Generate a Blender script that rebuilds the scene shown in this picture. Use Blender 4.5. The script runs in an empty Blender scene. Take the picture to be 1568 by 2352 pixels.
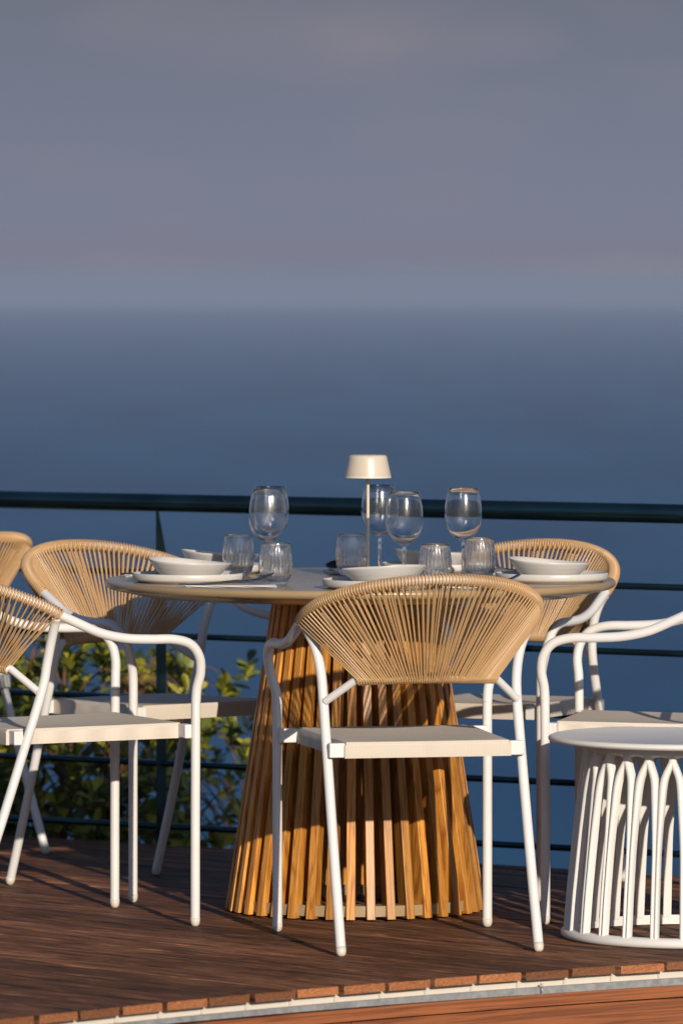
import bpy, math, random
from mathutils import Vector, Matrix
random.seed(7)
PI = math.pi
S = bpy.context.scene
COL = S.collection
def R(d): return math.radians(d)

# ------------------------------------------------------------------ camera
cam_d = bpy.data.cameras.new('camera'); cam = bpy.data.objects.new('camera', cam_d); COL.objects.link(cam)
CAM_H = 1.44
cam.location = (0, 0, CAM_H)
cam.rotation_euler = (R(90) - math.atan(541/15000), 0, 0)
cam_d.sensor_fit = 'HORIZONTAL'; cam_d.sensor_width = 24.0
cam_d.lens = 24.0*15000/1568
cam_d.clip_start = 0.5; cam_d.clip_end = 60000
cam_d.dof.use_dof = True; cam_d.dof.focus_distance = 14.35; cam_d.dof.aperture_fstop = 5.6
S.camera = cam

# ------------------------------------------------------------------ sky
SUN_EL, SUN_AZ = 16.7, 17.0      # azimuth: degrees to the right of straight behind the camera
W = bpy.data.worlds.new('World'); S.world = W; W.use_nodes = True
nt = W.node_tree; nt.nodes.clear()
def N(tree, typ, **kw):
    n = tree.nodes.new(typ)
    for k, v in kw.items():
        if k.startswith('i_'):
            n.inputs[k[2:].replace('_', ' ')].default_value = v
        else: setattr(n, k, v)
    return n
def ramp(tree, stops, interp='LINEAR'):
    n = tree.nodes.new('ShaderNodeValToRGB'); cr = n.color_ramp; cr.interpolation = interp
    while len(cr.elements) > 1: cr.elements.remove(cr.elements[-1])
    cr.elements[0].position = stops[0][0]; cr.elements[0].color = (*stops[0][1], 1)
    for p, c in stops[1:]:
        e = cr.elements.new(p); e.color = (*c, 1)
    return n
L = nt.links.new
sky = N(nt, 'ShaderNodeTexSky', sky_type='NISHITA', sun_disc=False)
sky.sun_elevation = R(SUN_EL); sky.sun_rotation = R(180 - SUN_AZ); sky.air_density = 1.0; sky.dust_density = 0.8; sky.ozone_density = 2.0
skm = N(nt, 'ShaderNodeVectorMath', operation='SCALE'); skm.inputs['Scale'].default_value = 0.085
sti = N(nt, 'ShaderNodeVectorMath', operation='MULTIPLY'); sti.inputs[1].default_value = (.96, .98, 1.10)
L(sky.outputs[0], sti.inputs[0]); L(sti.outputs[0], skm.inputs[0])
tc = N(nt, 'ShaderNodeTexCoord'); sep = N(nt, 'ShaderNodeSeparateXYZ'); L(tc.outputs['Generated'], sep.inputs[0])
# hazy bank low over the sea, thin clouds in it
el = N(nt, 'ShaderNodeMapRange'); el.inputs['From Min'].default_value = -0.010; el.inputs['From Max'].default_value = 0.050
L(sep.outputs['Z'], el.inputs['Value'])
hz = ramp(nt, [(0.0, (.160, .205, .285)), (.165, (.176, .205, .282)), (.215, (.203, .207, .276)), (.33, (.194, .209, .283)), (.60, (.176, .196, .265)), (.90, (.158, .172, .222)), (1.0, (.130, .145, .195))])
L(el.outputs[0], hz.inputs[0])
mp = N(nt, 'ShaderNodeMapping'); mp.inputs['Scale'].default_value = (26, 1, 80); mp.inputs['Location'].default_value = (3.1, 0, 2.35)
L(tc.outputs['Generated'], mp.inputs[0])
cn = N(nt, 'ShaderNodeTexNoise'); cn.inputs['Scale'].default_value = 1.0; cn.inputs['Detail'].default_value = 4; cn.inputs['Roughness'].default_value = .45
L(mp.outputs[0], cn.inputs['Vector'])
cr_ = N(nt, 'ShaderNodeMapRange'); cr_.inputs['From Min'].default_value = .48; cr_.inputs['From Max'].default_value = .72; cr_.inputs['To Max'].default_value = .22
cr_.interpolation_type = 'SMOOTHSTEP'; L(cn.outputs[0], cr_.inputs['Value'])
# three soft far clouds, placed by direction
fac = cr_.outputs[0]
for (dx, dz, rx, rz_, am) in ((-.006, .037, .024, .0075, .50), (.026, .036, .007, .003, .42), (.050, .0012, .030, .0016, .75), (-.026, .0016, .016, .0010, .45)):
    ma = N(nt, 'ShaderNodeMapping'); ma.inputs['Location'].default_value = (-dx/rx, 0, -dz/rz_); ma.inputs['Scale'].default_value = (1/rx, 0, 1/rz_)
    L(tc.outputs['Generated'], ma.inputs[0]); ln = N(nt, 'ShaderNodeVectorMath', operation='LENGTH'); L(ma.outputs[0], ln.inputs[0])
    mr_ = N(nt, 'ShaderNodeMapRange', interpolation_type='SMOOTHSTEP'); mr_.inputs['From Min'].default_value = 1.7; mr_.inputs['From Max'].default_value = .1; mr_.inputs['To Max'].default_value = am
    L(ln.outputs['Value'], mr_.inputs['Value']); wv = N(nt, 'ShaderNodeMath', operation='MULTIPLY'); L(mr_.outputs[0], wv.inputs[0])
    nz = N(nt, 'ShaderNodeMath', operation='MULTIPLY_ADD'); nz.inputs[1].default_value = 2.2; nz.inputs[2].default_value = -.35; L(cn.outputs[0], nz.inputs[0]); L(nz.outputs[0], wv.inputs[1])
    mxx = N(nt, 'ShaderNodeMath', operation='ADD', use_clamp=True); L(fac, mxx.inputs[0]); L(wv.outputs[0], mxx.inputs[1]); fac = mxx.outputs[0]
cm = N(nt, 'ShaderNodeMix', data_type='RGBA'); cm.inputs[7].default_value = (.250, .228, .268, 1)
L(fac, cm.inputs[0]); L(hz.outputs[0], cm.inputs[6])
up = N(nt, 'ShaderNodeMapRange'); up.inputs['From Min'].default_value = .05; up.inputs['From Max'].default_value = .30
L(sep.outputs['Z'], up.inputs['Value'])
sm = N(nt, 'ShaderNodeMix', data_type='RGBA'); L(up.outputs[0], sm.inputs[0]); L(cm.outputs[2], sm.inputs[6]); L(skm.outputs[0], sm.inputs[7])
bg = N(nt, 'ShaderNodeBackground'); bg.inputs['Strength'].default_value = 1.0; L(sm.outputs[2], bg.inputs[0])
wo = N(nt, 'ShaderNodeOutputWorld'); L(bg.outputs[0], wo.inputs[0])

# ------------------------------------------------------------------ sun
sd = bpy.data.lights.new('sun', 'SUN'); sd.energy = 4.65; sd.angle = R(0.5); sd.color = (1, .88, .73)
sun = bpy.data.objects.new('sun', sd); COL.objects.link(sun)
to_sun = Vector((math.sin(R(SUN_AZ))*math.cos(R(SUN_EL)), -math.cos(R(SUN_AZ))*math.cos(R(SUN_EL)), math.sin(R(SUN_EL))))
sun.rotation_euler = to_sun.to_track_quat('Z', 'Y').to_euler(); sun.location = to_sun*30

S.view_settings.view_transform = 'Standard'; S.view_settings.look = 'None'
S.view_settings.exposure = 0; S.view_settings.gamma = 1
S.render.engine = 'CYCLES'
S.cycles.max_bounces = 16; S.cycles.transmission_bounces = 16; S.cycles.transparent_max_bounces = 32; S.cycles.glossy_bounces = 6

# ------------------------------------------------------------------ materials
def newmat(name):
    m = bpy.data.materials.new(name); m.use_nodes = True
    t = m.node_tree; t.nodes.clear()
    o = t.nodes.new('ShaderNodeOutputMaterial'); p = t.nodes.new('ShaderNodeBsdfPrincipled')
    t.links.new(p.outputs[0], o.inputs[0]); return m, t, p
def bump(t, p, h, strength, dist):
    b = t.nodes.new('ShaderNodeBump'); b.inputs['Strength'].default_value = strength; b.inputs['Distance'].default_value = dist
    t.links.new(h, b.inputs['Height']); t.links.new(b.outputs[0], p.inputs['Normal'])
def coords(t, scale=(1, 1, 1), loc=(0, 0, 0), out='Object'):
    c = t.nodes.new('ShaderNodeTexCoord'); m = t.nodes.new('ShaderNodeMapping')
    m.inputs['Scale'].default_value = scale; m.inputs['Location'].default_value = loc
    t.links.new(c.outputs[out], m.inputs[0]); return m
def simple(name, col, rough=.5, metal=0, spec=.5, var=.0, vscale=20, bmp=0, coat=0):
    m, t, p = newmat(name)
    p.inputs['Base Color'].default_value = (*col, 1); p.inputs['Roughness'].default_value = rough
    p.inputs['Metallic'].default_value = metal; p.inputs['Specular IOR Level'].default_value = spec
    p.inputs['Coat Weight'].default_value = coat
    if var or bmp:
        c = coords(t); n = t.nodes.new('ShaderNodeTexNoise'); n.inputs['Scale'].default_value = vscale; n.inputs['Detail'].default_value = 5
        t.links.new(c.outputs[0], n.inputs['Vector'])
        if var:
            r = ramp(t, [(.3, tuple(x*(1-var) for x in col)), (.7, tuple(min(1, x*(1+var*.5)) for x in col))])
            t.links.new(n.outputs[0], r.inputs[0]); t.links.new(r.outputs[0], p.inputs['Base Color'])
            mr = t.nodes.new('ShaderNodeMapRange'); mr.inputs['To Min'].default_value = rough*.85; mr.inputs['To Max'].default_value = rough*1.2
            t.links.new(n.outputs[0], mr.inputs['Value']); t.links.new(mr.outputs[0], p.inputs['Roughness'])
        if bmp: bump(t, p, n.outputs[0], .3, bmp)
    return m
M = {}
M['white'] = simple('white powder coated metal', (.68, .665, .65), .36, var=.05, vscale=9, bmp=.0002)
M['cap'] = simple('cream plastic cap', (.60, .55, .47), .5, var=.06, vscale=60)
M['plastic'] = simple('white moulded plastic', (.70, .68, .655), .45, var=.05, vscale=7, bmp=.0003)
M['rope'] = simple('tan plastic rope', (.49, .305, .145), .30, var=.07, vscale=30)
M['table'] = simple('taupe lacquered metal', (.33, .235, .13), .27, var=.05, vscale=14)
M['ceramic'] = simple('matt white ceramic', (.53, .51, .48), .36, var=.03, vscale=40, bmp=.0002)
M['lamp'] = simple('cream lacquer', (.57, .50, .40), .3, var=.02)
M['diff'] = simple('frosted diffuser', (.62, .57, .50), .5)
M['steel'] = simple('polished steel', (.45, .47, .50), .12, metal=1)
M['dark_steel'] = simple('dark cutlery steel', (.05, .065, .09), .18, metal=.7)
M['rail'] = simple('dark green rail metal', (.032, .075, .10), .13, metal=.9, var=.3, vscale=6)
M['galv'] = simple('galvanised steel', (.30, .31, .32), .5, metal=.3, var=.25, vscale=60)
M['trim'] = simple('cream edge profile', (.60, .55, .48), .5, var=.04)
M['screw'] = simple('zinc screw', (.6, .6, .58), .3, metal=.9)
M['bark'] = simple('shrub bark', (.16, .075, .04), .8, var=.4, vscale=40)
M['soil'] = simple('dry hillside soil', (.16, .12, .08), .95, var=.4, vscale=1.2, bmp=.05)
M['napkin'] = simple('white napkin linen', (.62, .60, .58), .9, var=.04, vscale=200, bmp=.0003)

# glass
m, t, p = newmat('clear glass'); p.inputs['Base Color'].default_value = (1, 1, 1, 1); p.inputs['Transmission Weight'].default_value = 1
p.inputs['Roughness'].default_value = 0; p.inputs['IOR'].default_value = 1.45
p.inputs['Coat Weight'].default_value = 1.0; p.inputs['Coat Roughness'].default_value = .13; p.inputs['Coat IOR'].default_value = 1.45; M['glass'] = m

# sling textile: fine woven ribs
m, t, p = newmat('sling textile'); p.inputs['Roughness'].default_value = .75; p.inputs['Specular IOR Level'].default_value = .3
c = coords(t)
w1 = N(t, 'ShaderNodeTexWave', wave_type='BANDS', bands_direction='X'); w1.inputs['Scale'].default_value = 110; w1.inputs['Distortion'].default_value = .3
w2 = N(t, 'ShaderNodeTexWave', wave_type='BANDS', bands_direction='Y'); w2.inputs['Scale'].default_value = 110; w2.inputs['Distortion'].default_value = .3
t.links.new(c.outputs[0], w1.inputs[0]); t.links.new(c.outputs[0], w2.inputs[0])
mu = N(t, 'ShaderNodeMath', operation='ADD'); t.links.new(w1.outputs['Fac'], mu.inputs[0]); t.links.new(w2.outputs['Fac'], mu.inputs[1])
r = ramp(t, [(0, (.50, .44, .365)), (1, (.65, .585, .50))]); mr = N(t, 'ShaderNodeMapRange'); mr.inputs['From Max'].default_value = 2
t.links.new(mu.outputs[0], mr.inputs[0]); t.links.new(mr.outputs[0], r.inputs[0]); t.links.new(r.outputs[0], p.inputs['Base Color'])
bump(t, p, mu.outputs[0], .35, .0006); M['sling'] = m

def wood(name, dark, light, streak, scale, rough=.5, rnd='obj', bands=10, bmpd=.0004, amt=.35, vr_=(.78, 1.2)):
    """grain runs along local axis given by the small entry of scale"""
    m, t, p = newmat(name); p.inputs['Roughness'].default_value = rough
    c = coords(t)
    if rnd == 'obj': ri = t.nodes.new('ShaderNodeObjectInfo'); ro = ri.outputs['Random']
    else: ri = t.nodes.new('ShaderNodeNewGeometry'); ro = ri.outputs['Random Per Island']
    sc = N(t, 'ShaderNodeMath', operation='MULTIPLY'); sc.inputs[1].default_value = 37.0; t.links.new(ro, sc.inputs[0])
    ad = N(t, 'ShaderNodeVectorMath', operation='ADD'); t.links.new(c.outputs[0], ad.inputs[0]); t.links.new(sc.outputs[0], ad.inputs[1])
    st = N(t, 'ShaderNodeVectorMath', operation='MULTIPLY'); st.inputs[1].default_value = scale; t.links.new(ad.outputs[0], st.inputs[0])
    n1 = t.nodes.new('ShaderNodeTexNoise'); n1.inputs['Scale'].default_value = 1; n1.inputs['Detail'].default_value = 3; n1.inputs['Distortion'].default_value = .3
    t.links.new(st.outputs[0], n1.inputs['Vector'])
    mb = N(t, 'ShaderNodeMath', operation='MULTIPLY'); mb.inputs[1].default_value = bands; t.links.new(n1.outputs[0], mb.inputs[0])
    fr = N(t, 'ShaderNodeMath', operation='PINGPONG'); fr.inputs[1].default_value = .5; t.links.new(mb.outputs[0], fr.inputs[0])
    f2 = N(t, 'ShaderNodeMath', operation='MULTIPLY'); f2.inputs[1].default_value = 2; t.links.new(fr.outputs[0], f2.inputs[0])
    n2 = t.nodes.new('ShaderNodeTexNoise'); n2.inputs['Scale'].default_value = 9; n2.inputs['Detail'].default_value = 6; n2.inputs['Roughness'].default_value = .7
    t.links.new(st.outputs[0], n2.inputs['Vector'])
    r1 = ramp(t, [(0, dark), (.55, light), (1, light)]); t.links.new(f2.outputs[0], r1.inputs[0])
    r2 = N(t, 'ShaderNodeMapRange'); r2.inputs['From Min'].default_value = .45; r2.inputs['From Max'].default_value = .72; r2.inputs['To Max'].default_value = amt*1.6
    t.links.new(n2.outputs[0], r2.inputs[0])
    mx = N(t, 'ShaderNodeMix', data_type='RGBA'); mx.inputs[7].default_value = (*streak, 1)
    t.links.new(r2.outputs[0], mx.inputs[0]); t.links.new(r1.outputs[0], mx.inputs[6])
    hs = N(t, 'ShaderNodeHueSaturation'); vr = N(t, 'ShaderNodeMapRange'); vr.inputs['To Min'].default_value = vr_[0]; vr.inputs['To Max'].default_value = vr_[1]
    t.links.new(ro, vr.inputs[0]); t.links.new(vr.outputs[0], hs.inputs['Value']); t.links.new(mx.outputs[2], hs.inputs['Color'])
    t.links.new(hs.outputs[0], p.inputs['Base Color']); bump(t, p, n2.outputs[0], .5, bmpd)
    return m
M['slat'] = wood('golden pine slat', (.35, .125, .016), (.62, .275, .042), (.20, .060, .012), (9, 42, 1.25), .42, bands=10, vr_=(.62, 1.3), amt=.45)
m, t, p = newmat('weathered brown decking'); p.inputs['Specular IOR Level'].default_value = .2
c = coords(t); g = t.nodes.new('ShaderNodeNewGeometry')
sc = N(t, 'ShaderNodeMath', operation='MULTIPLY'); sc.inputs[1].default_value = 53.0; t.links.new(g.outputs['Random Per Island'], sc.inputs[0])
ad = N(t, 'ShaderNodeVectorMath', operation='ADD'); t.links.new(c.outputs[0], ad.inputs[0]); t.links.new(sc.outputs[0], ad.inputs[1])
def gn(src, scale, detail, rough_, dist=0):
    q = N(t, 'ShaderNodeVectorMath', operation='MULTIPLY'); q.inputs[1].default_value = scale; t.links.new(src, q.inputs[0])
    n = t.nodes.new('ShaderNodeTexNoise'); n.inputs['Scale'].default_value = 1; n.inputs['Detail'].default_value = detail; n.inputs['Roughness'].default_value = rough_; n.inputs['Distortion'].default_value = dist
    t.links.new(q.outputs[0], n.inputs['Vector']); return n.outputs[0]
st1 = gn(ad.outputs[0], (4.5, 62, 62), 6, .68, .4); st2 = gn(ad.outputs[0], (14, 150, 150), 4, .6); pa = gn(c.outputs[0], (1.1, 2.6, 2), 4, .6)
r = ramp(t, [(.30, (.018, .012, .010)), (.43, (.085, .036, .019)), (.55, (.180, .076, .037)), (.70, (.34, .168, .088))])
av = N(t, 'ShaderNodeMath', operation='MULTIPLY_ADD'); av.inputs[1].default_value = .46; av.inputs[2].default_value = -.23; t.links.new(st2, av.inputs[0])
a2 = N(t, 'ShaderNodeMath', operation='ADD'); t.links.new(st1, a2.inputs[0]); t.links.new(av.outputs[0], a2.inputs[1]); t.links.new(a2.outputs[0], r.inputs[0])
pr = N(t, 'ShaderNodeMapRange'); pr.inputs['From Min'].default_value = .35; pr.inputs['From Max'].default_value = .65; pr.inputs['To Min'].default_value = .55; pr.inputs['To Max'].default_value = 1.15; t.links.new(pa, pr.inputs[0])
br_ = N(t, 'ShaderNodeMapRange'); br_.inputs['To Min'].default_value = .75; br_.inputs['To Max'].default_value = 1.25; t.links.new(g.outputs['Random Per Island'], br_.inputs[0])
mm_ = N(t, 'ShaderNodeMath', operation='MULTIPLY'); t.links.new(pr.outputs[0], mm_.inputs[0]); t.links.new(br_.outputs[0], mm_.inputs[1])
hs = N(t, 'ShaderNodeHueSaturation'); t.links.new(mm_.outputs[0], hs.inputs['Value']); t.links.new(r.outputs[0], hs.inputs['Color']); t.links.new(hs.outputs[0], p.inputs['Base Color'])
rm = N(t, 'ShaderNodeMapRange'); rm.inputs['To Min'].default_value = .45; rm.inputs['To Max'].default_value = .75; t.links.new(st1, rm.inputs[0]); t.links.new(rm.outputs[0], p.inputs['Roughness'])
bump(t, p, a2.outputs[0], .7, .003); M['deck'] = m
M['deck_end'] = wood('sawn board end', (.12, .04, .017), (.29, .11, .038), (.065, .022, .011), (2, 30, 75), .7, 'island', bands=14, vr_=(.6, 1.7))
M['fascia'] = wood('red brown fascia board', (.16, .048, .018), (.30, .100, .034), (.085, .028, .013), (1, 1.1, 60), .5, 'obj', bands=5)

# foliage
m, t, p = newmat('shrub leaf'); p.inputs['Roughness'].default_value = .42
g = t.nodes.new('ShaderNodeNewGeometry')
r = ramp(t, [(0, (.045, .075, .018)), (.45, (.115, .145, .02)), (.72, (.28, .28, .028)), (1, (.48, .42, .045))]); t.links.new(g.outputs['Random Per Island'], r.inputs[0])
t.links.new(r.outputs[0], p.inputs['Base Color'])
tr = t.nodes.new('ShaderNodeBsdfTranslucent'); t.links.new(r.outputs[0], tr.inputs[0])
ms = t.nodes.new('ShaderNodeMixShader'); ms.inputs[0].default_value = .22
o = [n for n in t.nodes if n.type == 'OUTPUT_MATERIAL'][0]
t.links.new(p.outputs[0], ms.inputs[1]); t.links.new(tr.outputs[0], ms.inputs[2]); t.links.new(ms.outputs[0], o.inputs[0]); M['leaf'] = m

# sea
m, t, p = newmat('sea water'); p.inputs['Roughness'].default_value = .55; p.inputs['IOR'].default_value = 1.33; p.inputs['Specular IOR Level'].default_value = .05
c = coords(t, (.010, .0016, 1)); n1 = t.nodes.new('ShaderNodeTexNoise'); n1.inputs['Scale'].default_value = 1; n1.inputs['Detail'].default_value = 6
t.links.new(c.outputs[0], n1.inputs['Vector'])
r = ramp(t, [(.38, (.0, .058, .152)), (.62, (.001, .096, .215))]); t.links.new(n1.outputs[0], r.inputs[0]); t.links.new(r.outputs[0], p.inputs['Base Color']); M['sea'] = m

# ------------------------------------------------------------------ mesh helpers
class MB:
    def __init__(s): s.v = []; s.f = []; s.mi = []
    def add(s, v, f, mi=0):
        b = len(s.v); s.v += [tuple(x) for x in v]; s.f += [tuple(i+b for i in q) for q in f]; s.mi += [mi]*len(f)
    def tube(s, pts, rad, n=12, closed=False, cap=True, mi=0):
        pts = [Vector(q) for q in pts]; k = len(pts)
        rad = rad if isinstance(rad, (list, tuple)) else [rad]*k
        T = []
        for i in range(k):
            a = pts[(i-1) % k] if (closed or i > 0) else pts[0]
            b = pts[(i+1) % k] if (closed or i < k-1) else pts[-1]
            T.append((b-a).normalized())
        up = Vector((0, 0, 1)) if abs(T[0].z) < .9 else Vector((1, 0, 0))
        nrm = (up - T[0]*up.dot(T[0])).normalized(); V = []
        for i in range(k):
            nrm = (nrm - T[i]*nrm.dot(T[i])).normalized(); bn = T[i].cross(nrm)
            for j in range(n):
                a = 2*PI*j/n; V.append(pts[i] + (nrm*math.cos(a) + bn*math.sin(a))*rad[i])
        F = []
        for i in range(k if closed else k-1):
            a, b = i*n, ((i+1) % k)*n
            for j in range(n): j2 = (j+1) % n; F.append((a+j, a+j2, b+j2, b+j))
        if cap and not closed: F.append(tuple(reversed(range(n)))); F.append(tuple(range((k-1)*n, k*n)))
        s.add(V, F, mi)
    def ring(s, c, ax, R1, r, n1=14, n2=6):
        ax = Vector(ax).normalized(); u = ax.orthogonal().normalized(); w = ax.cross(u); c = Vector(c)
        s.tube([c + (u*math.cos(a)+w*math.sin(a))*R1 for a in [2*PI*i/n1 for i in range(n1)]], r, n2, closed=True)
    def box(s, c, d, rot=None, mi=0):
        c = Vector(c); V = []
        for x in (-1, 1):
            for y in (-1, 1):
                for z in (-1, 1):
                    q = Vector((x*d[0]/2, y*d[1]/2, z*d[2]/2)); q = rot @ q if rot else q; V.append(c+q)
        s.add(V, [(0, 1, 3, 2), (4, 6, 7, 5), (0, 4, 5, 1), (2, 3, 7, 6), (0, 2, 6, 4), (1, 5, 7, 3)], mi)
    def lathe(s, prof, n=48, fn=None, closed=False):
        """prof: (r,z) list; r 0 becomes a pole. fn(r,z,theta,i)->(r,z)"""
        rows = []; V = []
        for i, (r_, z) in enumerate(prof):
            if r_ <= 1e-9:
                zz = z if not fn else fn(0, z, 0, i)[1]
                rows.append([len(V)]*n); V.append((0, 0, zz))
            else:
                row = []
                for j in range(n):
                    a = 2*PI*j/n; rr, zz = (r_, z) if not fn else fn(r_, z, a, i)
                    row.append(len(V)); V.append((rr*math.cos(a), rr*math.sin(a), zz))
                rows.append(row)
        F = []; K = len(rows)
        for i in range(K if closed else K-1):
            A, B = rows[i], rows[(i+1) % K]
            for j in range(n):
                j2 = (j+1) % n; q = []
                for x in (A[j], A[j2], B[j2], B[j]):
                    if x not in q: q.append(x)
                if len(q) > 2: F.append(tuple(q))
        s.add(V, F)
    def build(s, name, mat, parent=None, smooth=True, bevel=0, sharp=None):
        me = bpy.data.meshes.new(name); me.from_pydata(s.v, [], s.f)
        for mm in (mat if isinstance(mat, list) else [mat]): me.materials.append(mm)
        me.polygons.foreach_set('material_index', s.mi)
        me.polygons.foreach_set('use_smooth', [smooth]*len(me.polygons)); me.update()
        if smooth and sharp is not None: me.set_sharp_from_angle(angle=R(sharp))
        o = bpy.data.objects.new(name, me); COL.objects.link(o)
        if parent: o.parent = parent
        if bevel:
            b = o.modifiers.new('bevel', 'BEVEL'); b.width = bevel; b.segments = 3; b.limit_method = 'ANGLE'; b.angle_limit = R(40)
        return o
def tag(o, label=None, cat=None, group=None, kind=None):
    if label: o['label'] = label
    if cat: o['category'] = cat
    if group: o['group'] = group
    if kind: o['kind'] = kind
    return o
def empty(name, loc=(0, 0, 0), rz=0):
    o = bpy.data.objects.new(name, None); COL.objects.link(o); o.location = loc; o.rotation_euler = (0, 0, rz); o.empty_display_size = .1; return o
def spline(pts, m=6):
    P = [Vector(q) for q in pts]; P = [P[0]*2-P[1]] + P + [P[-1]*2-P[-2]]; out = []
    for i in range(1, len(P)-2):
        for k in range(m):
            t_ = k/m; a, b, c_, d = P[i-1], P[i], P[i+1], P[i+2]
            out.append(.5*((2*b) + (c_-a)*t_ + (2*a-5*b+4*c_-d)*t_*t_ + (3*b-a-3*c_+d)*t_**3))
    out.append(P[-2]); return out
def children(o): return [c for c in bpy.data.objects if c.parent == o]
def copy_tree(o, parent=None):
    c = o.copy(); COL.objects.link(c); c.parent = parent
    for ch in children(o): copy_tree(ch, c)
    return c
def Zrot(a): return Matrix.Rotation(a, 3, 'Z')

# ================================================================== SETTING
# sea
mb = MB(); SEA_Z = -90.0; SEA_R = 18500.0
rings = [0, 300, 1500, 5000, SEA_R]; n = 160; V = [(0, 0, 0)]; F = []
for r_ in rings[1:]: V += [(r_*math.cos(2*PI*i/n), r_*math.sin(2*PI*i/n), 0) for i in range(n)]
for i in range(n): F.append((0, 1+i, 1+(i+1) % n))
for k in range(len(rings)-2):
    for i in range(n): a, b = 1+k*n+i, 1+k*n+(i+1) % n; F.append((a, a+n, b+n, b))
mb.add(V, F); sea = mb.build('sea', M['sea'], smooth=False); sea.location = (0, 0, SEA_Z); tag(sea, kind='structure')
# ground: terrace level under the deck, falling steeply to the sea beyond the railing
mb = MB(); xs = [-60+4*i for i in range(31)]; ys = [-30, -10, 0, 8, 12, 15, 17, 18, 19.5, 21, 24, 28, 34, 42, 55, 75, 100, 140]
def gz(x, y): return -.42 if y < 17 else max(-.42-(y-17)*.95 + .25*math.sin(x*.9+y), -92.0)
V = [(x, y, gz(x, y)) for y in ys for x in xs]; nx = len(xs)
F = [(j*nx+i, j*nx+i+1, (j+1)*nx+i+1, (j+1)*nx+i) for j in range(len(ys)-1) for i in range(nx-1)]
mb.add(V, F); tag(mb.build('ground', M['soil'], smooth=False), kind='structure')

# deck, built in (l, s): l runs along the boards away from the near edge
bd_n = Vector((-.714, .70, 0)); DECK_ROT = math.atan2(.70, -.714)
def edge(s_):
    d = s_-9.432
    if d > 1.2: return 9.247-.14*1.2-.095*1.44-(.14+.19*1.2)*(d-1.2)
    if d < -1.6: return 9.247+.14*1.6-.095*2.56+(-.14+.19*1.6)*(d+1.6)
    return 9.247-.14*d-.095*d*d
def far(s_): return min(19.0, 11.99-(s_-11.46)/.172)
mb = MB(); PITCH = .1137; BW = .1030; TH = .0170; s0 = 9.4335 - 30*PITCH
for b in range(58):
    sa = s0+b*PITCH+.0036; prof = []
    G = 21
    prof += [(0, -TH), (0, -.002), (.0018, 0)]
    w = (BW-.0036)/G
    for k in range(G):
        x0 = .0018+k*w
        prof += [(x0+w*.62, 0), (x0+w*.80, -.0022), (x0+w, 0)] if k < G-1 else [(x0+w, 0)]
    prof += [(BW, -.002), (BW, -TH)]
    zo = random.uniform(-.0012, .0012)
    if far(sa+BW) < edge(sa)+.05: continue
    pro = random.uniform(-.003, .003)
    V = [(edge(sa+x)+pro+random.uniform(-.0008, .0008), -(sa+x), z+zo) for x, z in prof] + [(far(sa+x), -(sa+x), z+zo) for x, z in prof]
    k = len(prof); F = [(i, i+1, k+i+1, k+i) for i in range(k-1)] + [(k-1, 0, k, 2*k-1)]
    base = len(mb.v); mb.add(V, F, 0); mb.f.append(tuple(base+i for i in reversed(range(k)))); mb.mi.append(1)
    mb.f.append(tuple(base+k+i for i in range(k))); mb.mi.append(1)
deck = mb.build('deck', [M['deck'], M['deck_end']], smooth=False); deck.rotation_euler = (0, 0, DECK_ROT); tag(deck, kind='structure')
def strip(name, mat, z0, z1, off, depth, s1=7.0, s2=12.0, lumps=False, bevel=.0015, tilt=0):
    mb = MB(); n = 90; V = []
    for i in range(n+1):
        s_ = s1+(s2-s1)*i/n; l0 = edge(s_)+off
        V += [(l0, -s_, z0+tilt*(s_-9.4)), (l0, -s_, z1), (l0+depth, -s_, z1), (l0+depth, -s_, z0+tilt*(s_-9.4))]
    F = []
    for i in range(n):
        for j in range(4): a = i*4+j; b = i*4+(j+1) % 4; F.append((a, b, b+4, a+4))
    F += [(3, 2, 1, 0), (4*n, 4*n+1, 4*n+2, 4*n+3)]
    mb.add(V, F); o = mb.build(name, mat, deck, smooth=False); return o
strip('edge_profile', M['trim'], -.0355, -.0190, .026, .05)
strip('metal_angle', M['galv'], -.0475, -.0357, .014, .04, tilt=-.004)
strip('fascia_batten', M['fascia'], -.0740, -.0500, .006, .03)
# fascia boards butt end to end below the batten
for (a, b) in ((7.0, 9.462), (9.466, 12.0)): strip('fascia_board', M['fascia'], -.24, -.0772, .009, .028, a, b)
strip('under_beam', M['fascia'], -.42, -.245, .05, .05)
# small blocks added in place of the sunlit spots below the board gaps
mb = MB()
for b in range(20, 50):
    s_ = s0+b*PITCH; l0 = edge(s_)+.0235; mb.box((l0+.001, -s_-.003, -.0270), (.004, .006, .012))
mb.build('sun_spot_block', M['trim'], deck, smooth=False)
# lone screw
scr = MB(); sS = .7*.398+.714*13.525; l0 = edge(sS)+.006
scr.tube([(0, 0, -.020), (0, 0, .004)], [.0012, .0014], 8); scr.tube([(0, 0, .0035), (0, 0, .0065)], [.0015, .0042], 12)
for k in range(9): scr.ring((0, 0, -.018+k*.0022), (0, 0, 1), .0014, .0005, 8, 4)
so = scr.build('screw', M['screw'], deck); so.location = (l0, -sS, -.034)

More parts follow.
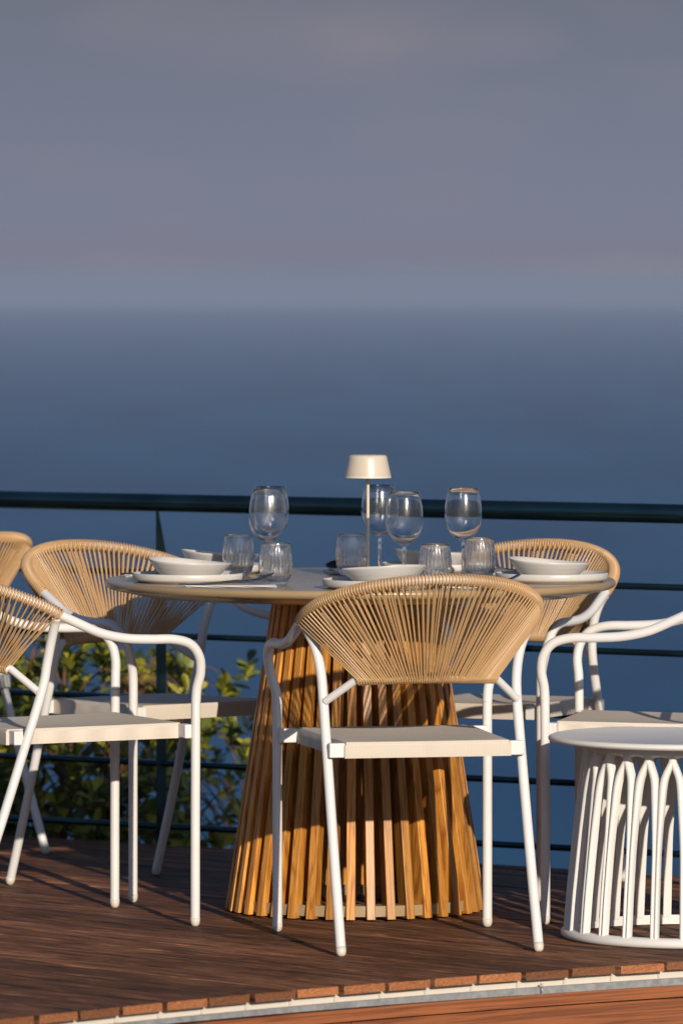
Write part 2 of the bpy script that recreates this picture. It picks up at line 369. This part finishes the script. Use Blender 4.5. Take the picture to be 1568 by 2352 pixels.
# ------------------------------------------------------------------ railing
A, B = Vector((-.874, 16.80, 0)), Vector((.82, 15.73, 0)); rd = (B-A).normalized(); ra = A-rd*3.2; rb = B+rd*2.6
rail = empty('railing', (A+B)/2); tag(rail, 'dark green metal railing with thick handrail and thin bars along the far deck edge', 'railing')
rl = (A+B)/2
def rel(q): return Vector(q)-rl
mb = MB(); mb.tube([rel(ra+Vector((0, 0, .868))), rel(rb+Vector((0, 0, .868)))], .0235, 24); mb.build('handrail', M['rail'], rail)
for z in (.045, .205, .37, .53, .69):
    mb = MB(); mb.tube([rel(ra+Vector((0, 0, z))), rel(rb+Vector((0, 0, z)))], .0083, 12); mb.build('bar', M['rail'], rail)
pn = Vector((-rd.y, rd.x, 0))
def post(px_):
    d0 = A + rd*((px_-A.x)/rd.x)
    mb = MB(); V = []
    for z, w in ((-.42, .013), (.74, .013), (.848, .0035)):
        for sx, sy in ((-1, -1), (1, -1), (1, 1), (-1, 1)):
            off = .006*sy
            xx = w*sx if sx > 0 else -.013
            if z > .8: xx = -.013 if sx < 0 else -.006
            V.append(rel(d0) + Vector((xx, 0, 0)) + Vector((0, off, z)))
    F = [(3, 2, 1, 0), (8, 9, 10, 11)]
    for k in (0, 4): F += [(k+j, k+(j+1) % 4, k+4+(j+1) % 4, k+4+j) for j in range(4)]
    mb.add(V, F); mb.build('post', M['rail'], rail, smooth=False, bevel=.001)
for q in (-.457, -2.3, 1.35): post(q)

# ================================================================== CHAIR
TR = .0108
def arm_pts(s): return [(s*.231, .262, .50), (s*.2335, .2635, .53), (s*.243, .268, .565), (s*.2505, .262, .600), (s*.2535, .240, .628), (s*.254, .200, .640), (s*.2545, .145, .6415), (s*.2545, .085, .645), (s*.2535, .028, .657), (s*.252, -.022, .678), (s*.25, -.070, .700)]
def rim(a): return Vector((.25*math.cos(a), -.070-.25*math.sin(a), .700+.099*max(0, math.sin(a))**.85))
def lowbar(u): x = -.150*u; return Vector((x, -.146-.052*(1-u*u), .584-.006*u*u))
def make_chair():
    root = empty('rope_armchair')
    # seat
    mb = MB(); nx, ny = 16, 14; T = []; th = .035
    def W(v): return .178+(.193-.178)*v
    def pt(i, j, top):
        u = i/nx*2-1; v = j/ny; x = u*W(v); y = -.168+v*.414; z = .449+.004*v
        e = min((1-abs(u))*W(v), min(v, 1-v)*.414)
        if top:
            rr = .007; z -= (rr - math.sqrt(max(0, rr*rr-(rr-min(e, rr))**2)))
            z -= .007*(1-u*u)*(4*v*(1-v))
        else: z -= th
        return (x, y, z)
    us = [0, .012, .03]+[.06+.88*k/(nx-6) for k in range(nx-5)]+[.97, .988, 1]
    nx = len(us)-1; vs = us[:]; ny = len(vs)-1
    def pt2(u01, v, top):
        u = u01*2-1; x = u*W(v); y = -.168+v*.414; z = .447+.005*v
        e = min((1-abs(u))*W(v), min(v, 1-v)*.414); rr = .008
        if top: z -= (rr - math.sqrt(max(0, rr*rr-(rr-min(e, rr))**2))) + .008*(1-u*u)*(4*v*(1-v))
        else: z -= th - .010*(1-u*u)*(4*v*(1-v))*0
        return (x, y, z)
    top = [pt2(u, v, 1) for v in vs for u in us]; bot = [pt2(u, v, 0) for v in vs for u in us]; K = (nx+1)
    F = [(j*K+i, j*K+i+1, (j+1)*K+i+1, (j+1)*K+i) for j in range(ny) for i in range(nx)]
    o_ = len(top); F += [tuple(reversed([q+o_ for q in f])) for f in F]
    for i in range(nx): F.append((i, i+o_, i+1+o_, i+1)); b = ny*K; F.append((b+i+1, b+i+1+o_, b+i+o_, b+i))
    for j in range(ny): F.append(((j+1)*K, (j+1)*K+o_, j*K+o_, j*K)); b = nx; F.append((j*K+b, j*K+b+o_, (j+1)*K+b+o_, (j+1)*K+b))
    mb.add(top+bot, F); mb.build('seat', M['sling'], root, sharp=35)
    # brackets
    for sx in (-1, 1):
        for (xa, xb, yy, zz) in ((.176, .209, -.150, .4285), (.190, .231, .247, .4335)):
            mb = MB(); mb.box((sx*(xa+xb)/2, yy, zz), (xb-xa, .022, .031)); mb.build('seat_bracket', M['white'], root, smooth=False, bevel=.0025)
    # legs
    def leg_obj(pts, sx):
        mb = MB(); P = spline(pts, 5); P[0] = Vector(P[0]); d = (P[1]-P[0]).normalized()
        mb.tube([P[0]+d*.020]+[q for q in P if (q-P[0]).length > .03], TR-.0003, 16); lg = mb.build('leg', M['white'], root, sharp=50)
        mb = MB(); q = P[0]; r0 = TR+.0001
        mb.tube([q+d*h for h in (.0002, .0012, .004, .008, .012, .0200)], [.003, .0062, .0088, .0102, r0, r0], 16)
        mb.build('foot_cap', M['cap'], lg)
    for sx in (-1, 1):
        leg_obj([(sx*.21, -.28, 0), (sx*.209, -.203, .21), (sx*.208, -.132, .42), (sx*.208, -.094, .535), (sx*.2105, -.084, .59), (sx*.220, -.078, .640), (sx*.237, -.0755, .680), (sx*.247, -.076, .693)], sx)
        leg_obj([(sx*.231, .26, 0), (sx*.231, .2605, .25), (sx*.231, .262, .50)], sx)
        mb = MB(); mb.tube(spline(arm_pts(sx), 5), TR, 16); mb.build('armrest', M['white'], root, sharp=50)
        # strut from leg to lower bar
        mb = MB(); e = lowbar(-sx); mb.tube([(sx*.206, -.104, .530), e], .0085, 14); mb.build('strut', M['white'], root, sharp=50)
    mb = MB(); mb.tube([rim(PI*i/40) for i in range(41)], .0100, 14); mb.build('top_rail', M['white'], root)
    mb = MB(); mb.tube([lowbar(-1+2*i/16) for i in range(17)], .0085, 12); mb.build('lower_bar', M['white'], root)
    # woven rope back
    rp = random.Random(3); mb = MB()
    ts = [rim(PI*i/400) for i in range(401)]; Ls = [0]
    for i in range(400): Ls.append(Ls[-1]+(ts[i+1]-ts[i]).length)
    def at(u):
        d = u*Ls[-1]; i = next((k for k in range(400) if Ls[k+1] >= d), 399); f = (d-Ls[i])/(Ls[i+1]-Ls[i]); a = PI*(i+f)/400
        return rim(a), (rim(min(PI, a+.01))-rim(max(0, a-.01))).normalized()
    rr = .0025; NL = 60; NW = 2*NL+1
    for k in range(NW):
        c, tg = at((k+.3)/(NW-.4)); mb.ring(c, tg, .0100+rr*.8, rr, 14, 6)
    for k in range(NL):
        u = (k+.5)/NL; c, tg = at(u); lb = lowbar(-1+2*(.015+.97*u)); lt = (lowbar(min(1, -1+2*u+.02))-lowbar(max(-1, -1+2*u-.02))).normalized()
        mb.ring(lb, lt, .0085+rr*.8, rr*.95, 12, 6)
        dv = (lb-c).normalized(); nr = dv.cross(tg).normalized(); 
        if nr.y < 0: nr = -nr
        lat = tg.cross(nr)
        for side in (-1, 1):
            j1 = rp.uniform(-.0012, .0012); sh = .0024*side; jb = rp.uniform(-.0010, .0010)
            c2, tg2 = at(min(1, max(0, u)))
            top_ = c2 + nr*side*(.0100+rr*.75) + dv*.002
            lbs = lowbar(-1+2*min(1, max(0, (.015+.97*u)))+0) + lt*jb
            nb = dv.cross(lt).normalized(); nb = nb if nb.y > 0 else -nb
            bot_ = lbs + nb*side*(.0085+rr*.75)
            mid = (top_+bot_)/2 + tg*j1
            mb.tube([top_-dv*.006 - nr*side*.001, top_, top_*.7+bot_*.3+tg*j1*.8, mid, top_*.3+bot_*.7+tg*j1*.8, bot_, bot_+dv*.004-nb*side*.001], .0021, 8)
    mb.build('rope_back', M['rope'], root)
    return root
def place(o, O, u): o.scale = (1.028 if o is chA else 1.008, 1, 1); o.location = (O[0], O[1], 0); o.rotation_euler = (0, 0, math.atan2(u[1], u[0])-PI/2)
chA = make_chair()
specs = [
 (chA, (.1485, 14.105), (-.2215, .975), 'white armchair with tan rope back seen from behind in front of the table base'),
 (None, (-.657, 14.53), (.91, .414), 'near left rope armchair facing right, its back cut by the left picture edge'),
 (None, (-.449, 15.325), (.60, -.80), 'rope armchair behind the left table edge, its back half in the tabletop shadow'),
 (None, (.361, 15.338), (-.43, -.90), 'rope armchair behind the right table edge, facing the camera before the railing'),
 (None, (.754, 14.645), (-.98, .198), 'white armchair facing left behind the small side table, only arms and seat in view'),
 (None, (-1.085, 16.26), (-.75, .66), 'farthest rope armchair at the left picture edge, only one end of its back showing'),
]
for o, O, u, lab in specs:
    o = o or copy_tree(chA); place(o, O, u); tag(o, lab, 'chair', 'white rope armchairs on the deck')

# ================================================================== DINING TABLE
KK = .9913; TX, TY, TZ = .0426, 14.82, .754
tb = empty('dining_table', (TX, TY, 0)); tag(tb, 'round taupe dining table on a conical base of golden wooden slats', 'table')
mb = MB(); mb.lathe([(0, .754), (.569, .754), (.574, .7532), (.578, .7505), (.5795, .746), (.579, .741), (.575, .7365), (.567, .733), (.50, .7185), (.30, .7175), (0, .7175)], 160); mb.build('tabletop', M['table'], tb, sharp=60)
mb = MB(); mb.lathe([(0, .7171), (.185, .7171), (.185, .7062), (0, .7062)], 64); mb.build('mounting_plate', M['table'], tb, sharp=30)
BX = -.021
def base_ring(name, Ro, Ri, z0, z1, off):
    mb = MB(); mb.lathe([(Ro, z0), (Ro, z1), (Ri, z1), (Ri, z0)], 120, closed=True); o = mb.build(name, M['table'], tb, smooth=True, sharp=30); o.location = (off, 0, 0)
base_ring('base_ring', .2835, .235, .010, .034, BX*.5)
base_ring('top_ring', .186, .150, .672, .6985, 0)
NS = 40
sm_ = MB(); V = []
zb, zt = .004, .706; ro_b, ro_t = .2965, .1895; dp_b, dp_t = .044, .038; hw = .0098
for z, ro, dp in ((zb, ro_b, dp_b), (zt, ro_t, dp_t)):
    V += [(ro, -hw, z), (ro, hw, z), (ro-dp, hw, z), (ro-dp, -hw, z)]
sm_.add(V, [(3, 2, 1, 0), (4, 5, 6, 7)]+[(j, (j+1) % 4, 4+(j+1) % 4, 4+j) for j in range(4)])
slat0 = sm_.build('slat', M['slat'], tb, smooth=False, bevel=.0014)
sh_ = Matrix.Identity(4)
for k in range(NS):
    s_ = slat0 if k == 0 else slat0.copy()
    if k: COL.objects.link(s_); s_.parent = tb
    a = 2*PI*(k+.74)/NS; s_.rotation_euler = (0, 0, a); s_.location = (BX*.5, 0, 0)

# ================================================================== SIDE TABLE
SX, SY = .759, 14.2
stb = empty('side_table', (SX, SY, 0)); tag(stb, 'small round white plastic side table with arched ribs at the right picture edge', 'side table')
mb = MB(); mb.lathe([(0, .4410), (.293, .4410), (.296, .4418), (.302, .4414), (.3065, .4395), (.3090, .4360), (.3088, .4330), (.306, .4295), (.298, .4275), (.23, .4265), (0, .4265)], 140); mb.build('tabletop', M['plastic'], stb, sharp=60)
prof = [(.0, .2725), (.10, .2645), (.25, .249), (.33, .240), (.385, .231), (.427, .222)]
def rad_at(z):
    for (a, ra_), (b, rb_) in zip(prof, prof[1:]):
        if z <= b: return ra_+(rb_-ra_)*(z-a)/(b-a)
    return prof[-1][1]
NR = 26; PH = 2*PI/NR
base_prof = [(.262, .002), (.274, .0005), (.2805, .005), (.2815, .012), (.2775, .019), (.270, .0225), (.262, .0225)]
mb = MB(); mb.lathe(base_prof, 120, closed=True); mb.build('base_ring', M['plastic'], stb, sharp=50)
def rib_mesh(sd):
    mb = MB(); nz = 44; rows = []
    for i in range(nz+1):
        z = .018+(.427-.018)*i/nz
        fq = max(0, min(1, (z-.18)/.20)); hwid = .0046+.0038*fq*fq*(3-2*fq); d_ = z-.364
        off = min(.0280, hwid*.93 + .27*(d_+math.sqrt(d_*d_+.00030)))
        th_ = sd*off/.232 if z > .3 else sd*off/(.262-.1*z)
        r0 = rad_at(z); ring_ = []
        dth = (off_d := 0)
        for k in range(9):
            a = PI*k/8; lx = math.cos(a)*hwid; ly = math.sin(a)*.0085
            ring_.append((r0+ly-.004, th_, lx, z))
        ring_.append((r0-.012, th_, -hwid, z)); ring_.append((r0-.012, th_, hwid, z))
        rows.append([((rr)*math.cos(t_)-lx*math.sin(t_), rr*math.sin(t_)+lx*math.cos(t_), z) for rr, t_, lx, z in ring_])
    V = [q for r_ in rows for q in r_]; K = 11; F = []
    for i in range(nz):
        for j in range(K): F.append((i*K+j, i*K+(j+1) % K, (i+1)*K+(j+1) % K, (i+1)*K+j))
    F += [tuple(reversed(range(K))), tuple(range(nz*K, (nz+1)*K))]
    mb.add(V, F); return mb
r0m = {}
for sd in (-1, 1): r0m[sd] = rib_mesh(sd).build('rib', M['plastic'], stb, sharp=50)
TH0 = -PI/2 - PH*.42
for k in range(NR):
    for sd in (-1, 1):
        o = r0m[sd] if k == 0 else r0m[sd].copy()
        if k: COL.objects.link(o); o.parent = stb
        o.rotation_euler = (0, 0, TH0+PH*k)
# solid collar under the top where the arches interlace
mb = MB(); mb.lathe([(.2262, .402), (.2290, .412), (.2250, .4268), (.212, .4268), (.2165, .402)], 208, fn=lambda r_, z, a, i: (r_+(.003*abs(math.cos((a-TH0)*NR/2)) if i == 1 else 0), z + (.006*abs(math.cos((a-TH0)*NR/2)) if z < .405 else 0)), closed=True)
mb.build('collar', M['plastic'], stb, sharp=40)

# ================================================================== TABLEWARE
def thing_mesh(mb, name, mat, loc, label, cat, group=None, rz=0, **kw):
    o = mb.build(name, mat, None, **kw); o.location = (loc[0]*KK, loc[1]*KK, loc[2]); o.rotation_euler = (0, 0, rz); tag(o, label, cat, group); return o
PLATE = [(0, .003), (.100, .003), (.103, 0), (.112, 0), (.115, .0035), (.1235, .0055), (.1262, .009), (.1268, .0195), (.1252, .0212), (.1234, .0200), (.1222, .010), (.118, .0078), (0, .0075)]
pm = MB(); pm.lathe(PLATE, 96)
BOWL_O = [(0, .003), (.040, .003), (.042, 0), (.048, 0), (.0545, .0035)]
bm_ = MB()
def bowl_profile():
    P = [(0, .003), (.040, .003), (.042, 0), (.048, 0)]
    for k in range(15):
        q = k/14; r_ = .050+.0405*q**.80; z = .002+.036*q**1.5; 
        if 1 <= k <= 8: r_ += .0006*(1 if k % 2 else -1)
        P.append((r_, z))
    P += [(.0900, .0395), (.0875, .0385)]
    for k in range(10):
        q = 1-(k+1)/11; P.append((.046+.0405*q**.80, .0065+.031*q**1.5))
    P += [(0, .006)]; return P
def bowl_warp(r_, z, a, i):
    f = (z/.038)**1.5; return (r_*(1+.035*math.cos(2*(a-.4))*f), z*(1+.0) + f*(.0055*math.cos(a-PI*.93) + .0018*math.cos(2*a+1.1)))
bm_.lathe(bowl_profile(), 96, fn=bowl_warp)
sets = [(-.346, 14.78, -.343, 14.78, .0, 'plate in front of the rope back of the left chair, at the left end of the table', 'left end'),
        (-.305, 15.235, -.283, 15.235, .5, 'plate at the far left of the table behind two tumblers', ''),
        (.085, 14.475, .094, 14.48, 2.6, 'plate on the near side of the table, partly hidden by the front chair back', ''),
        (.222, 15.30, .213, 15.30, .7, 'plate at the far side of the table behind the lamp and wine glasses', ''),
        (.476, 14.79, .472, 14.80, .1, 'plate at the right end of the table', '')]
labs = ['white rimmed plate at the left end of the table under a wavy bowl',
        'white rimmed plate at the far left of the table, mostly hidden behind a ribbed tumbler',
        'white rimmed plate on the near side of the table, half hidden by the front chair',
        'white rimmed plate on the far side of the table behind the wine glass stems',
        'white rimmed plate at the right end of the table under a wavy bowl']
blabs = ['white wavy bowl on the plate at the left end of the table',
         'white bowl behind the ribbed tumbler at the far left of the table',
         'white bowl just behind the top of the front chair, below the lamp',
         'white bowl on the far side of the table behind the wine glass stems',
         'white wavy bowl on the plate at the right end of the table']
p0 = b0 = None
for i, (px_, py_, bx_, by_, rz, *_r) in enumerate(sets):
    if not p0: p = p0 = pm.build('plate', M['ceramic'], sharp=70)
    else: p = p0.copy(); COL.objects.link(p)
    p.location = (px_*KK, py_*KK, TZ+.0002); p.rotation_euler = (0, 0, rz*2); tag(p, labs[i], 'plate', 'plates set on the table')
    if not b0: b = b0 = bm_.build('bowl', M['ceramic'], sharp=70)
    else: b = b0.copy(); COL.objects.link(b)
    b.location = (bx_*KK, by_*KK, TZ+.0082); b.rotation_euler = (0, 0, rz); tag(b, blabs[i], 'bowl', 'bowls on the plates')
# tumblers (ribbed) and wine glasses
def flute(r_, z, a, i):
    f = max(0, min(1, (z-.004)/.01))*max(0, min(1, (.088-z)/.02)); return (r_*(1+.020*f*math.cos(26*a)), z)
def tprof():
    O = [(0, .001), (.018, .0005), (.0235, .0008), (.027, .004), (.0305, .012), (.0340, .024), (.0362, .038), (.0365, .048), (.0358, .060), (.0345, .072), (.0330, .082), (.0318, .0915), (.0316, .0945)]
    I = [(.0312, .0952), (.0305, .0945), (.0309, .088), (.0318, .080), (.0333, .070), (.0343, .060), (.0348, .048), (.0345, .038), (.0325, .026), (.0290, .017), (.022, .012), (.012, .0105), (0, .010)]
    return O+I, len(O)
tp, nO = tprof()
tmb = MB(); tmb.lathe(tp, 26*10, fn=lambda r_, z, a, i: flute(r_, z, a, i) if i < nO else (r_, z))
wp = [(0, .0006), (.031, .0004), (.0330, .0012), (.0325, .0022), (.018, .0042), (.008, .0068), (.0050, .012), (.0040, .022), (.0037, .050), (.0042, .075), (.0056, .084), (.0110, .0890), (.0200, .0940), (.0290, .1020), (.0365, .1130), (.0412, .1270), (.0428, .1400), (.0424, .1550), (.0405, .1720), (.0375, .1900), (.0345, .2045),
      (.0341, .2050), (.0337, .2045), (.0367, .1900), (.0397, .1720), (.0416, .1550), (.0420, .1400), (.0404, .1275), (.0357, .1140), (.0282, .1033), (.0190, .0957), (.0090, .0915), (0, .0905)]
wmb = MB(); wmb.lathe(wp, 72)
tl = [(-.238, 15.08, 'ribbed tumbler standing behind the right end of the leftmost bowl'),
      (-.147, 14.62, 'ribbed tumbler next to the spoon, nearest the camera on the left of the table'),
      (.023, 15.10, 'ribbed tumbler left of the table lamp pole'),
      (.209, 14.56, 'short looking ribbed tumbler standing left of the right wine glass stem'),
      (.315, 14.90, 'ribbed tumbler just right of the rightmost wine glass stem')]
wl = [(-.168, 14.86, 'wine glass overlapping another one on the left, the nearer and left of the two', 1.0),
      (-.164, 15.09, 'wine glass on the left, seen through the wine glass in front of it', 1.0),
      (.141, 14.70, 'wine glass right of the lamp pole, nearest the camera of the right three', 1.0),
      (.089, 15.19, 'wine glass directly behind the lamp pole', 1.0),
      (.279, 14.96, 'rightmost wine glass on the table', 1.0)]
o0 = None
for x, y, lab in tl:
    if not o0: o = o0 = tmb.build('tumbler', M['glass'])
    else: o = o0.copy(); COL.objects.link(o)
    o.location = (x*KK, y*KK, TZ+.0003); o.rotation_euler = (0, 0, x*9); tag(o, lab, 'glass', 'ribbed tumblers on the table')
o0 = None
for x, y, lab, k in wl:
    if not o0: o = o0 = wmb.build('wine_glass', M['glass'])
    else: o = o0.copy(); COL.objects.link(o)
    o.location = (x*KK, y*KK, TZ+.0003); tag(o, lab, 'wine glass', 'wine glasses on the table')
# lamp
lp = empty('table_lamp', (.0600, 14.82, TZ)); tag(lp, 'cream cordless table lamp with thin pole and conical shade in the middle of the table', 'lamp')
mb = MB(); mb.lathe([(0, .0003), (.048, .0003), (.050, .002), (.050, .009), (.048, .011), (.006, .0125), (0, .0125)], 64); mb.build('lamp_base', M['lamp'], lp, sharp=60)
mb = MB(); mb.tube([(0, 0, .011), (0, 0, .245)], .0036, 16); mb.build('pole', M['lamp'], lp, sharp=50)
mb = MB(); mb.lathe([(0, .2815), (.036, .2815), (.0405, .2805), (.0430, .2775), (.0442, .272), (.0522, .2350), (.0522, .2345), (.050, .2345), (.0420, .272), (.036, .277), (0, .277)], 72); sh = mb.build('lamp_shade', M['lamp'], lp, sharp=60)
mb = MB(); mb.lathe([(.0523, .2343), (.0535, .2295), (.052, .2285), (0, .2285), (0, .2335), (.051, .2340)], 72); mb.build('diffuser', M['diff'], sh, sharp=40)

# napkins and cutlery (built along +x, business end at +x)
def napkin(loc, rz, L_, w_, lab):
    mb = MB()
    n = 14
    for lay in range(2):
        V = []; z0 = .0004+lay*.0021
        for i in range(n+1):
            x = -L_/2+L_*i/n + (0 if lay == 0 else -.002)
            for sy in (-1, 1):
                zz = z0+.0006*math.sin(i*1.3+lay*2+sy)+.0006
                V += [(x, sy*(w_/2-.001*lay), zz), (x, sy*(w_/2-.001*lay), zz+.0012)]
        F = []
        for i in range(n):
            a = 4*i; b = a+4
            F += [(a+1, b+1, b+3, a+3), (a, a+2, b+2, b), (a, b, b+1, a+1), (a+2, a+3, b+3, b+2)]
        F += [(0, 1, 3, 2), (4*n, 4*n+2, 4*n+3, 4*n+1)]
        mb.add(V, F)
    return thing_mesh(mb, 'napkin', M['napkin'], (loc[0], loc[1], TZ), lab, 'napkin', 'folded napkins on the table', rz, smooth=False)
def ribbon(mb, st, th=.0016, seg=8):
    """st: list of (x, halfwidth, z, dish); closed slab"""
    V = []; 
    for x, hw_, z, dish in st:
        for k in range(seg+1):
            u = -1+2*k/seg; V.append((x, u*hw_, z+dish*u*u+th/2))
        for k in range(seg+1):
            u = 1-2*k/seg; V.append((x, u*hw_, z+dish*u*u-th/2))
    K = 2*(seg+1); F = []
    for i in range(len(st)-1):
        for j in range(K): F.append((i*K+j, i*K+(j+1) % K, (i+1)*K+(j+1) % K, (i+1)*K+j))
    F += [tuple(reversed(range(K))), tuple(range((len(st)-1)*K, len(st)*K))]; mb.add(V, F)
Z0 = .0062
def handle_st(): return [(-.100, .0035, Z0, 0), (-.098, .0052, Z0, 0), (-.06, .0048, Z0+.001, 0), (-.01, .0036, Z0+.004, 0), (.030, .0026, Z0+.008, 0)]
def spoon(loc, rz, lab):
    root = empty('spoon', (loc[0]*KK, loc[1]*KK, TZ+loc[2]), rz); tag(root, lab, 'spoon', 'spoons on the table')
    mb = MB(); ribbon(mb, handle_st(), .003); mb.build('handle', M['dark_steel'], root, sharp=40)
    mb = MB(); st = [(.029, .0028, Z0+.008, 0)]
    for k in range(11):
        q = k/10; hw_ = .021*math.sin(PI*min(.985, .06+.90*q)**.85)**.75; z = Z0+.007-.0085*math.sin(PI*q*.62)+.027*q**1.5; st.append((.040+.055*q, max(.003, hw_), z, .007*math.sin(PI*q)))
    ribbon(mb, st, .0014, 10); mb.build('spoon_bowl', M['dark_steel'], root, sharp=60); return root
def fork(loc, rz, lab):
    root = empty('fork', (loc[0]*KK, loc[1]*KK, TZ+loc[2]), rz); tag(root, lab, 'fork', 'forks on the table')
    mb = MB(); ribbon(mb, handle_st(), .003); mb.build('handle', M['dark_steel'], root, sharp=40)
    mb = MB(); ribbon(mb, [(.029, .0027, Z0+.008, 0), (.042, .0095, Z0+.007, .001), (.055, .0125, Z0+.0075, .002)], .0016)
    for k in range(4):
        y = -.0102+.0068*k
        mb.tube(spline([(.054, y, Z0+.0085), (.07, y, Z0+.0100), (.085, y, Z0+.0155), (.098, y, Z0+.0225)], 3), [.0016]*9+[.0008], 6)
    mb.build('tines', M['steel'], root, sharp=40); return root
def knife(loc, rz, lab):
    root = empty('knife', (loc[0]*KK, loc[1]*KK, TZ+loc[2]), rz); tag(root, lab, 'knife', 'knives on the table')
    mb = MB(); ribbon(mb, [(-.105, .004, Z0, 0), (-.10, .0055, Z0, 0), (-.01, .0045, Z0, 0)], .005); mb.build('handle', M['dark_steel'], root, sharp=40)
    mb = MB(); ribbon(mb, [(-.011, .0045, Z0, 0), (.0, .0075, Z0, 0), (.07, .0085, Z0, 0), (.09, .006, Z0, 0), (.100, .0015, Z0, 0)], .0014); mb.build('blade', M['steel'], root, sharp=40); return root
napkin((-.245, 14.548), .02, .200, .046, 'white napkin under the fork and spoon at the near left edge of the table')
fork((-.262, 14.560, 0), .0, 'fork with raised tines on the napkin at the near left edge of the table')
spoon((-.245, 14.538, 0), .03, 'dark spoon in front of the nearest left tumbler, its bowl turned up')
napkin((-.408, 15.065), .06, .180, .040, 'white napkin at the far left edge of the table behind the plate')
knife((-.405, 15.065, 0), .06, 'dark knife on the napkin at the far left edge of the table')
napkin((.306, 14.500), .22, .170, .042, 'white napkin behind the front chair back, seen through its ropes')
fork((.300, 14.508, 0), .22, 'fork on the napkin behind the front chair back')
napkin((-.012, 15.235), PI/2+.08, .170, .050, 'white napkin under the spoon left of the lamp')
spoon((-.020, 15.225, .001), -PI/2+.06, 'steel spoon pointing at the camera left of the middle tumbler')
fork((.388, 15.175, 0), -PI/2-.4, 'fork lying between the right tumbler and the right bowl at the far side')
napkin((.392, 15.185), PI/2-.4, .160, .040, 'white napkin at the far right edge of the table beneath a fork')

# ================================================================== SHRUB
sb = empty('shrub', (-.85, 17.75, -1.1)); tag(sb, 'leafy yellow green shrub growing beyond the railing on the left', 'shrub')
rs = random.Random(11); lf = MB(); br = MB(); ORG = Vector((-.85, 17.75, -1.1))
def topz(px_):
    pts = [(-500, .42), (0, .42), (60, .47), (130, .53), (220, .54), (300, .49), (370, .50), (425, .55), (470, .44), (500, .38), (540, .42), (575, .45), (598, .32), (602, -9)]
    for (a, za), (b, zb_) in zip(pts, pts[1:]):
        if a <= px_ <= b: return za+(zb_-za)*(px_-a)/(b-a)
    return -9
def rightpx(z): return 598 if z > .2 else 598-(.2-z)*170
def leaf(c, d, up_, L_, w_):
    d = d.normalized(); sdv = d.cross(up_).normalized(); nrm = sdv.cross(d).normalized(); V = []
    fold = rs.uniform(.1, .35); curl = rs.uniform(-.15, .35)
    for q, ww in ((0, .06), (.30, .55), (.62, 1.0), (.86, .78)):
        for u in (-1, 0, 1):
            V.append(c + d*L_*q + sdv*w_*ww*u + nrm*(fold*w_*ww*abs(u) - curl*L_*q*q))
    V.append(c + d*L_ - nrm*curl*L_)
    F = []
    for k in range(3):
        for j in range(2): a = k*3+j; F.append((a, a+1, a+4, a+3))
    F += [(9, 10, 12), (10, 11, 12)]; lf.add([v-ORG for v in V], F)
stems = []
def grow(p, q, r_, kinks=5):
    pts = [p]; 
    for k in range(1, kinks+1):
        f = k/kinks; pts.append(p.lerp(q, f) + Vector((rs.uniform(-1, 1), rs.uniform(-1, 1), rs.uniform(-.5, .5)))*.03*(1-f*.6) + Vector((0, 0, .10*math.sin(PI*f))))
    P = spline([x-ORG for x in pts], 3); br.tube(P, [r_*(1-.7*i/(len(P)-1)) for i in range(len(P))], 6); return [x+ORG for x in P]
mains = []
for k in range(13):
    ang = -1.1+2.0*k/12; e = Vector((-.85+ang*.95+.05, 17.5+rs.uniform(-.35, .5), .10+rs.uniform(-.25, .25)-.22*abs(ang)))
    mains += grow(ORG+Vector((rs.uniform(-.08, .08), rs.uniform(-.08, .08), 0)), e, .011, 6)[6:]
cnt = 0
while cnt < 1700:
    y = rs.uniform(17.05, 18.25); px_ = rs.uniform(-420, 605); x = (px_-784)*y/15000; z = -.62+rs.random()*1.15
    pz = topz(px_) - rs.random()**2*.06
    if z > pz-.03 or px_ > rightpx(z)-rs.random()**2*70: continue
    dens = 1.0 if px_ < 440 else .42
    if z < -.1: dens = max(dens, .75)
    if z > .22 and 440 > px_ > -50: dens *= .72
    # holes
    if math.sin(px_*.031+z*9)*math.sin(z*21+px_*.013+1) > .72 and z > -.1: continue
    if rs.random() > dens: continue
    c = Vector((x, y, z)); near = min(mains, key=lambda m_: (m_-c).length+max(0, m_.z-c.z)*2)
    if rs.random() < .3 and (near-c).length < .4: grow(near, c, .0030, 3)
    axis = (c-near).normalized()*.6+Vector((rs.uniform(-.5, .5), rs.uniform(-.6, .4), .7)); axis.normalize()
    o1 = axis.orthogonal().normalized(); o2 = axis.cross(o1); nl = rs.randint(6, 10); L0 = rs.uniform(.040, .062)
    for k in range(nl):
        a = 2.4*k+rs.random(); tilt = rs.uniform(.5, 1.25); d = axis*math.cos(tilt)+(o1*math.cos(a)+o2*math.sin(a))*math.sin(tilt)
        leaf(c-axis*.012*k*.4, d, axis, L0*rs.uniform(.75, 1.1), rs.uniform(.0095, .0155))
    cnt += 1
lf.build('foliage', M['leaf'], sb); br.build('branches', M['bark'], sb)

# ================================================================== HAZE over the sea
mb = MB(); mb.box((0, 0, (-93.5+6.0)/2), (42000, 42000, 99.5)); hz_ = mb.build('haze', None, smooth=False); tag(hz_, kind='stuff')
m = bpy.data.materials.new('sea haze'); m.use_nodes = True; t = m.node_tree; t.nodes.clear()
o = t.nodes.new('ShaderNodeOutputMaterial'); v = t.nodes.new('ShaderNodeVolumePrincipled')
v.inputs['Color'].default_value = (.348, .427, .605, 1); v.inputs['Density'].default_value = .95e-4; v.inputs['Anisotropy'].default_value = -.1
t.links.new(v.outputs[0], o.inputs['Volume']); hz_.data.materials.clear(); hz_.data.materials.append(m)
